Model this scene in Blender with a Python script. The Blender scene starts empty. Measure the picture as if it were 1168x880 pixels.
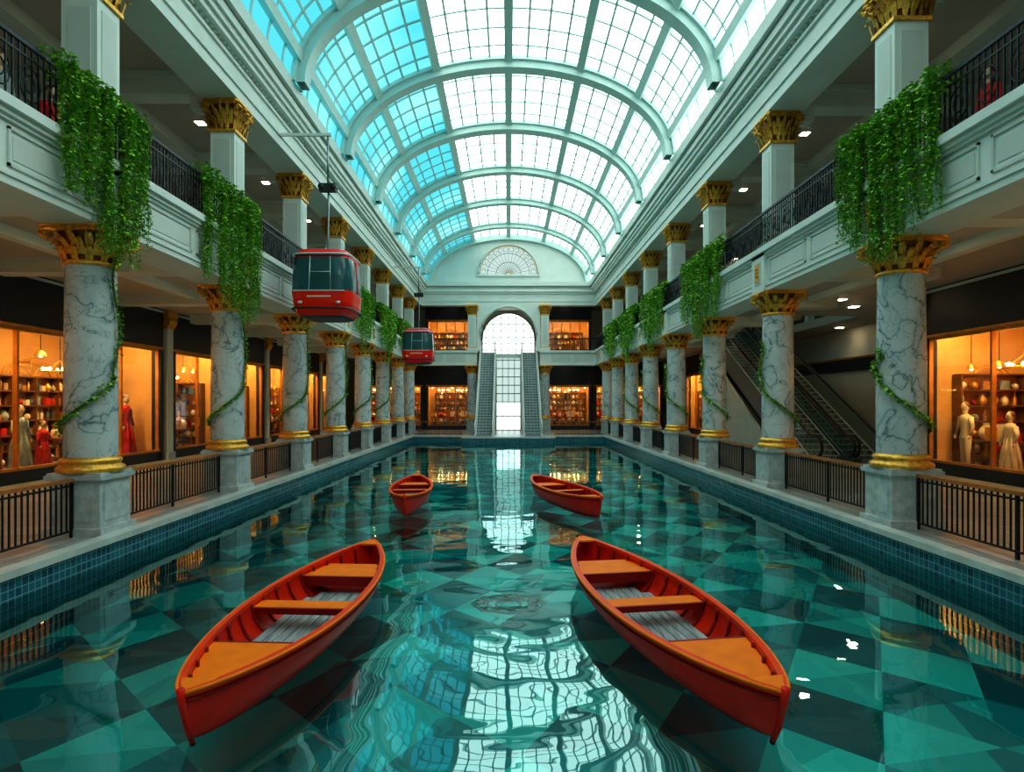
import bpy, math, random
from mathutils import Vector, Matrix
random.seed(7)
sc = bpy.context.scene
pi = math.pi
CH = 2.27      # camera height over deck
WZ = -0.40     # water level
# ------------------------------------------------------------------ materials
def newmat(name):
    m = bpy.data.materials.new(name); m.use_nodes = True
    nt = m.node_tree
    b = nt.nodes.get("Principled BSDF")
    return m, nt, b
def setc(b, col, rough=.5, metal=0., **k):
    b.inputs["Base Color"].default_value = (*col, 1)
    b.inputs["Roughness"].default_value = rough
    b.inputs["Metallic"].default_value = metal
def ramp(nt, stops, const=False):
    r = nt.nodes.new("ShaderNodeValToRGB")
    e = r.color_ramp.elements
    if const: r.color_ramp.interpolation = 'CONSTANT'
    while len(e) > 1: e.remove(e[0])
    e[0].position = stops[0][0]; e[0].color = (*stops[0][1], 1)
    for p, c in stops[1:]:
        n = e.new(p); n.color = (*c, 1)
    return r
def noise(nt, scale, detail=4, dist=0., vec=None):
    n = nt.nodes.new("ShaderNodeTexNoise")
    n.inputs["Scale"].default_value = scale; n.inputs["Detail"].default_value = detail
    n.inputs["Distortion"].default_value = dist
    if vec is not None: nt.links.new(vec, n.inputs["Vector"])
    return n
def math_(nt, op, a, b=None):
    n = nt.nodes.new("ShaderNodeMath"); n.operation = op
    for i, x in enumerate((a, b)):
        if x is None: continue
        if isinstance(x, (int, float)): n.inputs[i].default_value = x
        else: nt.links.new(x, n.inputs[i])
    return n.outputs[0]
def pos(nt):
    return nt.nodes.new("ShaderNodeNewGeometry").outputs["Position"]
def mapping(nt, vec, scale=(1,1,1), rot=(0,0,0), loc=(0,0,0)):
    m = nt.nodes.new("ShaderNodeMapping")
    m.inputs["Scale"].default_value = scale; m.inputs["Rotation"].default_value = rot
    m.inputs["Location"].default_value = loc
    nt.links.new(vec, m.inputs["Vector"]); return m.outputs["Vector"]
def var(name, col, rough=.5, metal=0., amt=.15, scale=3., bump=0., lo=.3, hi=.7, spec=None):
    m, nt, b = newmat(name); setc(b, col, rough, metal)
    if spec is not None: b.inputs["Specular IOR Level"].default_value = spec
    n = noise(nt, scale, 5, .3, pos(nt))
    c0 = tuple(c*(1-amt) for c in col); c1 = tuple(min(1, c*(1+amt)) for c in col)
    r = ramp(nt, [(lo, c0), (hi, c1)])
    nt.links.new(n.outputs["Fac"], r.inputs["Fac"]); nt.links.new(r.outputs["Color"], b.inputs["Base Color"])
    if bump:
        bp = nt.nodes.new("ShaderNodeBump"); bp.inputs["Strength"].default_value = bump
        bp.inputs["Distance"].default_value = .02
        nt.links.new(n.outputs["Fac"], bp.inputs["Height"]); nt.links.new(bp.outputs["Normal"], b.inputs["Normal"])
    return m
def emis(name, col, s):
    m = bpy.data.materials.new(name); m.use_nodes = True; nt = m.node_tree
    nt.nodes.clear()
    o = nt.nodes.new("ShaderNodeOutputMaterial"); e = nt.nodes.new("ShaderNodeEmission")
    e.inputs["Color"].default_value = (*col, 1); e.inputs["Strength"].default_value = s
    nt.links.new(e.outputs[0], o.inputs[0]); return m
def marble():
    m, nt, b = newmat("marble_veined"); b.inputs["Roughness"].default_value = .25
    p = pos(nt)
    def vein(sc_, dist, stops):
        n = noise(nt, sc_, 8, dist, p)
        a = math_(nt, 'ABSOLUTE', math_(nt, 'SUBTRACT', n.outputs["Fac"], .5))
        r = ramp(nt, stops); nt.links.new(a, r.inputs["Fac"]); return r
    r1 = vein(1.3, .6, [(0,(.20,.24,.27)),(.004,(.46,.52,.54)),(.014,(.84,.88,.89)),(.06,(1,1,1))])
    r2 = vein(3.4, .4, [(0,(.50,.56,.58)),(.007,(.84,.87,.89)),(.022,(1,1,1))])
    r3 = noise(nt, .9, 3, .3, p); r3r = ramp(nt, [(.3,(.47,.54,.56)),(.7,(.63,.69,.69))]); nt.links.new(r3.outputs["Fac"], r3r.inputs["Fac"])
    def mul(a, c):
        x = nt.nodes.new("ShaderNodeMix"); x.data_type='RGBA'; x.blend_type='MULTIPLY'; x.inputs["Factor"].default_value = 1
        nt.links.new(a, x.inputs["A"]); nt.links.new(c, x.inputs["B"]); return x.outputs["Result"]
    nt.links.new(mul(mul(r1.outputs["Color"], r2.outputs["Color"]), r3r.outputs["Color"]), b.inputs["Base Color"])
    return m
M = {}
M['white'] = var("plaster_white", (.66,.73,.68), .45, amt=.05, scale=1.2)
M['white2'] = var("plaster_panel", (.56,.62,.58), .5, amt=.05, scale=1.2)
M['rib'] = var("skylight_paint", (.52,.70,.66), .4, amt=.04)
M['ceil'] = var("ceiling_paint", (.50,.44,.37), .6, amt=.08, scale=.8)
M['marble'] = marble()
M['stone'] = var("pedestal_stone", (.46,.51,.51), .4, amt=.22, scale=6)
M['curb'] = var("curb_stone", (.52,.55,.52), .35, amt=.14, scale=2.5)
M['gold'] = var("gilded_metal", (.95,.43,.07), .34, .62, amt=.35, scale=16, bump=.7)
M['golddk'] = var("gilded_shade", (.22,.08,.012), .5, .5, amt=.3, scale=16, bump=.4)  # darker gilding behind the leaves: shade of the gaps put into the colour
M['iron'] = var("black_iron", (.012,.018,.025), .4, .5, amt=.2)
M['wood'] = var("handrail_wood", (.36,.13,.035), .3, amt=.3, scale=8)
M['navy'] = var("sign_band_navy", (.010,.018,.034), .45, amt=.2)
M['brass'] = var("brass_frame", (.62,.28,.06), .35, .6, amt=.2)
M['red'] = var("boat_red", (.74,.010,.002), .4, amt=.12, scale=4, spec=.3)
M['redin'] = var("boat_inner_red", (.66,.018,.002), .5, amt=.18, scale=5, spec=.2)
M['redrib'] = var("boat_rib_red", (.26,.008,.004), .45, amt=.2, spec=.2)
M['orange'] = var("boat_seat_orange", (1.0,.20,.002), .55, amt=.12, scale=5, spec=.2)
M['gunw'] = var("boat_gunwale", (.84,.045,.003), .4, amt=.1, spec=.3)
M['gred'] = var("gondola_red", (.98,.018,.006), .22, amt=.04)
M['steel'] = var("steel_grey", (.30,.34,.36), .35, .8, amt=.1)
M['silver'] = var("silver_trim", (.70,.78,.78), .3, .3, amt=.1)
M['dark'] = var("dark_rubber", (.02,.022,.026), .5, amt=.2)
M['escside'] = var("escalator_side_panel", (.10,.12,.125), .35, .3, amt=.1)
M['step'] = var("escalator_step", (.30,.36,.37), .45, .1, amt=.2)
M['stepl'] = var("escalator_step_light", (.26,.32,.33), .45, .3, amt=.2)
M['clad'] = var("escalator_cladding", (.70,.76,.72), .4, amt=.06)
M['warmwall'] = var("shop_wall_warm", (.62,.34,.10), .6, amt=.14, scale=1)
M['shopfloor'] = var("shop_floor", (.34,.19,.10), .4, amt=.2)
M['shelf'] = var("shelf_wood", (.16,.065,.025), .4, amt=.3, scale=5)
M['cream'] = var("cream_ceramic", (.80,.68,.46), .4, amt=.1)
M['robe'] = var("red_cloth", (.50,.012,.010), .8, amt=.3, scale=6)
M['greydress'] = var("grey_cloth", (.34,.40,.38), .8, amt=.3, scale=6)
M['blue'] = var("blue_goods", (.05,.14,.22), .5, amt=.2)
M['skin'] = var("mannequin_shell", (.62,.42,.28), .35, amt=.05)
M['glass_dark'] = var("gondola_glass", (.03,.10,.11), .06, amt=.1)
M['leaf'] = var("leaf_green", (.12,.36,.025), .5, amt=.5, scale=9)
M['leaf2'] = var("leaf_light", (.25,.52,.04), .5, amt=.35, scale=9)
M['stem'] = var("vine_stem", (.10,.14,.03), .7, amt=.2)
M['win_w'] = emis("window_daylight", (.86,1.0,.96), 2.0)
M['win_s'] = emis("window_frosted", (.70,.90,.84), .75)
M['warm'] = emis("shop_ceiling_lamp", (1.0,.62,.24), 38.)
M['bulb'] = emis("bulb_warm", (1.0,.66,.30), 18.)
M['gal'] = emis("gallery_fill_glow", (1.0,.72,.40), 40.)  # added glow to brighten the lower galleries, no lamp of the building
M['gal2'] = emis("upper_fill_glow", (1.0,.84,.58), 14.)  # added weaker glow to lift the dark upper ceilings
def skyglass(name, c0, c1, s0, s1):
    m = emis(name, c0, s0); nt = m.node_tree; e=[n for n in nt.nodes if n.type=='EMISSION'][0]
    n = noise(nt, .12, 2, 0, pos(nt)); r = ramp(nt, [(.46, tuple(min(1,c*s0/1.4) for c in c0)), (.70, tuple(min(1,c*s1/1.4) for c in c1))])
    nt.links.new(n.outputs["Fac"], r.inputs["Fac"]); nt.links.new(r.outputs["Color"], e.inputs["Color"]); e.inputs["Strength"].default_value = 1.4
    return m
M['sky_w'] = emis("skylight_glass_white", (.82,1.0,.95), 2.7)
M['sky_c'] = skyglass("skylight_glass_cyan", (.09,.56,.66), (.36,.88,.90), 1.25, 1.35)
def boards():
    m, nt, b = newmat("boat_floorboards"); b.inputs["Roughness"].default_value = .6
    n = noise(nt, 3, 6, 0, mapping(nt, pos(nt), (9, .7, 1)))
    r = ramp(nt, [(.3, (.16,.17,.18)), (.7, (.44,.47,.47))])
    nt.links.new(n.outputs["Fac"], r.inputs["Fac"]); nt.links.new(r.outputs["Color"], b.inputs["Base Color"]); return m
M['boards'] = boards()
def shopglass(name="clear_glass", tint=(.95,.97,.95), f=.05):
    m = bpy.data.materials.new(name); m.use_nodes = True; nt = m.node_tree; nt.nodes.clear()
    o = nt.nodes.new("ShaderNodeOutputMaterial"); mx = nt.nodes.new("ShaderNodeMixShader")
    t = nt.nodes.new("ShaderNodeBsdfTransparent"); g = nt.nodes.new("ShaderNodeBsdfGlossy")
    t.inputs[0].default_value = (*tint,1)
    g.inputs["Roughness"].default_value = .02
    mx.inputs[0].default_value = f
    nt.links.new(t.outputs[0], mx.inputs[1]); nt.links.new(g.outputs[0], mx.inputs[2]); nt.links.new(mx.outputs[0], o.inputs[0]); return m
M['glass'] = shopglass()
M['glass_esc'] = shopglass("balustrade_glass", (.80,.90,.90), .10)
def mosaic():
    m, nt, b = newmat("pool_wall_mosaic"); b.inputs["Roughness"].default_value = .18
    p = pos(nt)
    sx = nt.nodes.new("ShaderNodeSeparateXYZ"); nt.links.new(p, sx.inputs[0])
    cb = nt.nodes.new("ShaderNodeCombineXYZ")
    nt.links.new(math_(nt,'ADD',sx.outputs[0],sx.outputs[1]), cb.inputs[0]); nt.links.new(sx.outputs[2], cb.inputs[1])
    br = nt.nodes.new("ShaderNodeTexBrick"); br.offset = 0
    br.inputs["Scale"].default_value = 1; br.inputs["Brick Width"].default_value = .12; br.inputs["Row Height"].default_value = .12
    br.inputs["Mortar Size"].default_value = .008
    br.inputs["Color1"].default_value = (.006,.07,.12,1); br.inputs["Color2"].default_value = (.02,.16,.22,1)
    br.inputs["Mortar"].default_value = (.18,.30,.33,1)
    nt.links.new(cb.outputs[0], br.inputs["Vector"]); nt.links.new(br.outputs["Color"], b.inputs["Base Color"]); return m
M['mosaic'] = mosaic()
def decktile():
    m, nt, b = newmat("deck_stone_tiles"); b.inputs["Roughness"].default_value = .3
    br = nt.nodes.new("ShaderNodeTexBrick"); br.offset = 0
    br.inputs["Scale"].default_value = 1; br.inputs["Brick Width"].default_value = .9; br.inputs["Row Height"].default_value = .9
    br.inputs["Mortar Size"].default_value = .015
    br.inputs["Color1"].default_value = (.24,.26,.25,1); br.inputs["Color2"].default_value = (.34,.35,.33,1)
    br.inputs["Mortar"].default_value = (.08,.09,.09,1)
    nt.links.new(pos(nt), br.inputs["Vector"]); nt.links.new(br.outputs["Color"], b.inputs["Base Color"]); return m
M['deck'] = decktile()
def poolfloor():
    # mosaic of skewed quads split into angular shards, in teal tones
    m, nt, b = newmat("pool_floor_pattern"); b.inputs["Roughness"].default_value = .6
    sx = nt.nodes.new("ShaderNodeSeparateXYZ"); nt.links.new(pos(nt), sx.inputs[0])
    X, Y = sx.outputs[0], sx.outputs[1]
    def lin(a, c, d): return math_(nt,'ADD', math_(nt,'ADD', math_(nt,'MULTIPLY',X,a), math_(nt,'MULTIPLY',Y,c)), d)
    def layer(au, bu, du, av, bv, dv, seed):
        u, v = lin(au,bu,du), lin(av,bv,dv)
        fu, fv = math_(nt,'FRACT',u), math_(nt,'FRACT',v)
        tri = math_(nt,'GREATER_THAN', math_(nt,'ADD',fu,fv), 1.)
        cb = nt.nodes.new("ShaderNodeCombineXYZ")
        nt.links.new(math_(nt,'FLOOR',u), cb.inputs[0]); nt.links.new(math_(nt,'FLOOR',v), cb.inputs[1])
        nt.links.new(math_(nt,'ADD', math_(nt,'MULTIPLY',tri,.37), seed), cb.inputs[2])
        wn = nt.nodes.new("ShaderNodeTexWhiteNoise"); wn.noise_dimensions='3D'; nt.links.new(cb.outputs[0], wn.inputs["Vector"])
        chk = math_(nt,'MODULO', math_(nt,'ABSOLUTE', math_(nt,'ADD', math_(nt,'FLOOR',u), math_(nt,'FLOOR',v))), 2.)
        return wn.outputs["Value"], chk
    w1, c1 = layer(.62,.62,.2, -.86,.50,.1, 3.)
    w2, c2 = layer(.36,-.58,.4, .72,.30,.3, 8.)
    val = math_(nt,'ADD', math_(nt,'MULTIPLY',w1,.46), math_(nt,'ADD', math_(nt,'MULTIPLY',c1,.34), math_(nt,'MULTIPLY',w2,.20)))
    r = ramp(nt, [(0,(.002,.15,.19)),(.25,(.004,.24,.28)),(.40,(.012,.38,.41)),(.56,(.05,.72,.66)),(.74,(.13,1.0,.88))], True)
    nt.links.new(val, r.inputs["Fac"]); nt.links.new(r.outputs["Color"], b.inputs["Base Color"]); return m
M['poolfloor'] = poolfloor()
def water():
    m = bpy.data.materials.new("pool_water"); m.use_nodes = True; nt = m.node_tree; nt.nodes.clear()
    o = nt.nodes.new("ShaderNodeOutputMaterial"); mx = nt.nodes.new("ShaderNodeMixShader")
    t = nt.nodes.new("ShaderNodeBsdfTransparent"); g = nt.nodes.new("ShaderNodeBsdfGlossy")
    t.inputs[0].default_value = (.52,.97,.97,1); g.inputs["Color"].default_value = (.68,1.0,.98,1)
    g.inputs["Roughness"].default_value = .008
    f = nt.nodes.new("ShaderNodeFresnel"); f.inputs["IOR"].default_value = 2.4
    p = pos(nt)
    n1 = noise(nt, .42, 1.5, .8, mapping(nt, p, (1,1.15,1)))
    n2 = noise(nt, 1.5, 1, .5, mapping(nt, p, (1,1.2,1)))
    ad = nt.nodes.new("ShaderNodeMath"); ad.operation = 'MULTIPLY_ADD'; ad.inputs[1].default_value = .15
    nt.links.new(n2.outputs["Fac"], ad.inputs[0]); nt.links.new(n1.outputs["Fac"], ad.inputs[2])
    bp = nt.nodes.new("ShaderNodeBump"); bp.inputs["Strength"].default_value = .38; bp.inputs["Distance"].default_value = .05
    nt.links.new(ad.outputs[0], bp.inputs["Height"])
    nt.links.new(bp.outputs[0], g.inputs["Normal"]); nt.links.new(bp.outputs[0], f.inputs["Normal"])
    nt.links.new(f.outputs[0], mx.inputs[0]); nt.links.new(t.outputs[0], mx.inputs[1]); nt.links.new(g.outputs[0], mx.inputs[2])
    nt.links.new(mx.outputs[0], o.inputs[0]); return m
M['water'] = water()

# ------------------------------------------------------------------ mesh builder
class MB:
    def __init__(s): s.v=[]; s.f=[]; s.m=[]; s.s=[]; s.mats=[]
    def mi(s, k):
        if k not in s.mats: s.mats.append(k)
        return s.mats.index(k)
    def add(s, vs, fs, k, smooth=False):
        b=len(s.v); s.v += [tuple(x) for x in vs]; i=s.mi(k)
        for f in fs: s.f.append(tuple(b+j for j in f)); s.m.append(i); s.s.append(smooth)
    def box(s, x0,x1,y0,y1,z0,z1,k):
        if x0>x1: x0,x1=x1,x0
        if y0>y1: y0,y1=y1,y0
        vs=[(x0,y0,z0),(x1,y0,z0),(x1,y1,z0),(x0,y1,z0),(x0,y0,z1),(x1,y0,z1),(x1,y1,z1),(x0,y1,z1)]
        s.add(vs,[(0,3,2,1),(4,5,6,7),(0,1,5,4),(1,2,6,5),(2,3,7,6),(3,0,4,7)],k)
    def lathe(s, prof, k, c=(0,0,0), n=24, sx=1, sy=1, smooth=True, caps=True):
        vs=[];fs=[]
        for r,z in prof:
            for i in range(n):
                a=2*pi*i/n; vs.append((c[0]+r*math.cos(a)*sx,c[1]+r*math.sin(a)*sy,c[2]+z))
        for j in range(len(prof)-1):
            for i in range(n):
                a=j*n+i;b=j*n+(i+1)%n; fs.append((a,b,b+n,a+n))
        s.add(vs,fs,k,smooth)
        if caps:
            s.add(vs[:n],[tuple(range(n))[::-1]],k); s.add(vs[-n:],[tuple(range(n))],k)
    def tube(s, pts, r, k, n=8, smooth=True, caps=True):
        pts=[Vector(p) for p in pts]; rs=r if isinstance(r,(list,tuple)) else [r]*len(pts)
        vs=[];fs=[]
        for i,p in enumerate(pts):
            d=(pts[min(i+1,len(pts)-1)]-pts[max(i-1,0)]).normalized()
            up=Vector((0,0,1)) if abs(d.z)<.95 else Vector((1,0,0))
            a=d.cross(up).normalized(); b=a.cross(d).normalized()
            for j in range(n):
                t=2*pi*j/n; vs.append(p+(a*math.cos(t)+b*math.sin(t))*rs[i])
        for i in range(len(pts)-1):
            for j in range(n):
                q=i*n+j; w=i*n+(j+1)%n; fs.append((q,w,w+n,q+n))
        if caps: fs.append(tuple(range(n))[::-1]); fs.append(tuple((len(pts)-1)*n+j for j in range(n)))
        s.add(vs,fs,k,smooth)
    def ball(s, c, rx, ry, rz, k, n=14, m=8):
        prof=[(max(.001,math.sin(pi*i/m)), -math.cos(pi*i/m)) for i in range(m+1)]
        vs=[];fs=[]
        for r,z in prof:
            for i in range(n):
                a=2*pi*i/n; vs.append((c[0]+r*math.cos(a)*rx,c[1]+r*math.sin(a)*ry,c[2]+z*rz))
        for j in range(m):
            for i in range(n):
                a=j*n+i;b=j*n+(i+1)%n; fs.append((a,b,b+n,a+n))
        s.add(vs,fs,k,True)
    def prism_yz(s, pts, x0, x1, k):
        n=len(pts); vs=[(x0,y,z) for y,z in pts]+[(x1,y,z) for y,z in pts]
        fs=[tuple(range(n))[::-1], tuple(range(n,2*n))]+[(i,(i+1)%n,(i+1)%n+n,i+n) for i in range(n)]
        s.add(vs,fs,k)
    def prism_xz(s, pts, y0, y1, k):
        n=len(pts); vs=[(x,y0,z) for x,z in pts]+[(x,y1,z) for x,z in pts]
        fs=[tuple(range(n)), tuple(range(n,2*n))[::-1]]+[((i+1)%n,i,i+n,(i+1)%n+n) for i in range(n)]
        s.add(vs,fs,k)
    def mesh(s, name):
        me=bpy.data.meshes.new(name); me.from_pydata(s.v,[],s.f)
        for k in s.mats: me.materials.append(M[k])
        me.polygons.foreach_set("material_index", s.m); me.polygons.foreach_set("use_smooth", s.s)
        me.update(); return me
    def obj(s, name, loc=(0,0,0), rot=0, parent=None):
        return inst(s.mesh(name), name, loc, rot, parent)
def inst(me, name, loc=(0,0,0), rot=0, parent=None):
    o=bpy.data.objects.new(name, me); o.location=loc; o.rotation_euler=(0,0,rot)
    sc.collection.objects.link(o)
    if parent: o.parent=parent
    return o
def empty(name, loc=(0,0,0), rot=0):
    return inst(None, name, loc, rot)

# ------------------------------------------------------------------ dims
XE=6.70; XF=6.95; XC=7.40
Y0=-6.; YP=44.; YF=50.; YB=58.
LY=[6.0,11.1,16.5,21.7,26.8,31.8,36.8,41.8,46.6]
RY=[6.4,11.8,17.2,22.5,27.6,32.6,37.6,42.4,46.8]
ZB=5.30; ZC=6.05; ZF=6.45; ZU=10.1; ZS=11.9; VA=6.5; VB=3.8; ZPF=-1.10

# ------------------------------------------------------------------ pool & floors
b=MB(); b.box(-XE,XE,Y0,YP,ZPF-.1,ZPF,'poolfloor'); b.obj("pool_floor")
b=MB(); b.add([(-XE,Y0,WZ),(XE,Y0,WZ),(XE,YP,WZ),(-XE,YP,WZ)],[(0,1,2,3)],'water'); b.obj("pool_water")
for sgn,nm in ((-1,"left"),(1,"right")):
    b=MB(); b.box(sgn*XE,sgn*(XE+.18),Y0,YP+.18,ZPF-.1,-.07,'mosaic'); b.obj("wall_pool_"+nm)
    b=MB(); b.box(sgn*(XE-.06),sgn*(XE+.20),Y0,YP-.1,-.07,.035,'curb'); b.obj("trim_pool_curb_"+nm)
b=MB(); b.box(-XE,XE,YP,YP+.18,ZPF-.1,-.07,'mosaic'); b.obj("wall_pool_far")
b=MB(); b.box(-XE-.06,XE+.06,YP-.08,YP+.2,-.07,.035,'curb'); b.obj("trim_pool_curb_far")
b=MB()
b.box(-18,-XE-.2,Y0,60,-.3,0,'deck'); b.box(XE+.2,18,Y0,60,-.3,0,'deck'); b.box(-XE-.2,XE+.2,YP+.2,60,-.3,0,'deck')
b.obj("floor")
b=MB(); b.box(-3.1,3.1,YP-2.2,YP-.01,ZPF,-.05,'mosaic'); b.box(-3.16,3.16,YP-2.26,YP-.08,-.05,.04,'curb'); b.obj("escalator_platform")
b=MB()
for i in range(12):
    a=2*pi*i/12; b.tube([(.40*math.cos(a),.30*math.sin(a),0),(.50*math.cos(a+.2),.40*math.sin(a+.2),.01),(.58*math.cos(a),.46*math.sin(a),0)],.02,'navy',6)
for r in (.62,.38): b.tube([(r*math.cos(2*pi*i/8),r*.78*math.sin(2*pi*i/8),0) for i in range(9)],.018,'navy',6,caps=False)
b.tube([(-.2,-.18,0),(-.2,.1,0),(0,.2,0),(.2,.1,0),(.2,-.18,0),(0,-.25,0),(-.2,-.18,0)],.02,'navy',6)
b.obj("pool_floor_medallion",(0,10.5,ZPF+.02))

# ------------------------------------------------------------------ capital helper
def capital(b, z0, z1, r0, w, square=False):
    h=z1-z0
    if not square:
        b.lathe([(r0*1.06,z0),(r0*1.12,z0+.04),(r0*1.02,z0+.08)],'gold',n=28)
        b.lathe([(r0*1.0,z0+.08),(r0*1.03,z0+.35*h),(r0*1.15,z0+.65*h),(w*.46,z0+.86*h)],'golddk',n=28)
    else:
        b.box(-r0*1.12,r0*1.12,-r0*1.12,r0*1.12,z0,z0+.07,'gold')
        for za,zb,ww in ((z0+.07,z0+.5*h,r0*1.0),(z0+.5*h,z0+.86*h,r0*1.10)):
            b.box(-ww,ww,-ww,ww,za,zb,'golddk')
    num=12 if not square else 16
    for row,(za,hh,out,off) in enumerate(((z0+.08,.36*h,.10,0),(z0+.26*h,.40*h,.16,.5),(z0+.50*h,.34*h,.18,0))):
        for i in range(num):
            a=2*pi*(i+off)/num; ca,sa=math.cos(a),math.sin(a)
            rr=r0*(1.03+.05*row) if not square else r0*(1.02+.05*row)/max(abs(ca),abs(sa))
            lw=.54*pi*r0/num*(1.24 if square else 1.0)
            prof=[(rr,0,.9),(rr+.03,.35,1.15),(rr+out*.55,.75,1.0),(rr+out,1.0,.65),(rr+out+.04,.86,.2)]
            vs=[]
            for r,t,wd in prof:
                for q in (-1,-.5,0,.5,1):
                    bulge=.030 if q==0 else (.0 if abs(q)==1 else -.008)
                    x=(r+bulge)*ca - q*lw*wd*sa; y=(r+bulge)*sa + q*lw*wd*ca
                    vs.append((x,y,za+t*hh))
            fs=[]
            for j in range(4):
                for q in range(4):
                    k=j*5+q; fs.append((k,k+1,k+6,k+5))
            b.add(vs,fs,'gold',True)
    for i in range(4):
        a=pi/4+i*pi/2; rr=w*.60
        c=Vector((rr*math.cos(a),rr*math.sin(a),z0+.76*h)); d=Vector((math.cos(a),math.sin(a),0))
        pts=[]
        for j in range(15):
            t=j/14; an=t*2.2*2*pi*.8; rad=.12*h/.7*(1-t*.8)
            pts.append(c+d*(rad*math.cos(an))+Vector((0,0,rad*math.sin(an))))
        pts=[Vector((r0*1.0*math.cos(a),r0*1.0*math.sin(a),z0+.5*h))]+pts
        b.tube(pts,.035*h/.7,'gold',6)
    for i in range(4):
        a=i*pi/2; b.ball((w*.49*math.cos(a),w*.49*math.sin(a),z0+.9*h),.07,.07,.07,'gold',8,6)
    q=w/2
    for za,zb,ww in ((z0+.86*h,z0+.94*h,q*.96),(z0+.94*h,z1,q*1.05)):
        c=ww*.84; pts=[(-c,-ww),(c,-ww),(ww,-c),(ww,c),(c,ww),(-c,ww),(-ww,c),(-ww,-c)]
        vs=[(x,y,za) for x,y in pts]+[(x,y,zb) for x,y in pts]
        b.add(vs,[tuple(range(8))[::-1],tuple(range(8,16))]+[(i,(i+1)%8,(i+1)%8+8,i+8) for i in range(8)],'gold')
b=MB()
b.box(-.50,.50,-.50,.50,0,.14,'stone'); b.box(-.43,.43,-.43,.43,.14,.96,'stone'); b.box(-.49,.49,-.49,.49,.96,1.04,'stone'); b.box(-.46,.46,-.46,.46,1.04,1.08,'stone')
for s in (-1,1):
    b.box(-.32,.32,s*.43,s*.445,.25,.86,'stone'); b.box(s*.43,s*.445,-.32,.32,.25,.86,'stone')
b.lathe([(.52,1.08),(.54,1.12),(.52,1.17),(.47,1.19),(.45,1.22),(.48,1.25),(.48,1.29),(.43,1.32),(.41,1.34)],'gold',n=32)
b.lathe([(.415,1.34),(.415,2.6),(.39,4.72)],'marble',n=36,caps=False)
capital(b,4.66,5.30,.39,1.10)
colmesh=b.mesh("marble_column")
b=MB()
b.box(-.40,.40,-.40,.40,.03,.25,'white'); b.box(-.35,.35,-.35,.35,.25,.32,'gold'); b.box(-.31,.31,-.31,.31,.32,2.86,'white')
for s in (-1,1):
    b.box(-.20,.20,s*.31,s*.325,.5,2.66,'white2'); b.box(s*.31,s*.325,-.20,.20,.5,2.66,'white2')
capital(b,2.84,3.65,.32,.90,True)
piermesh=b.mesh("upper_pier")
for x,ys in ((-XC,LY),(XC,RY)):
    for y in ys:
        inst(colmesh,"marble_column",(x,y,0)); inst(piermesh,"gilded_pier",(x,y,ZF))
for x in (-2.9,2.9):
    inst(colmesh,"marble_column",(x,YF,0)); inst(piermesh,"gilded_pier",(x,YF,ZF))

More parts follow.
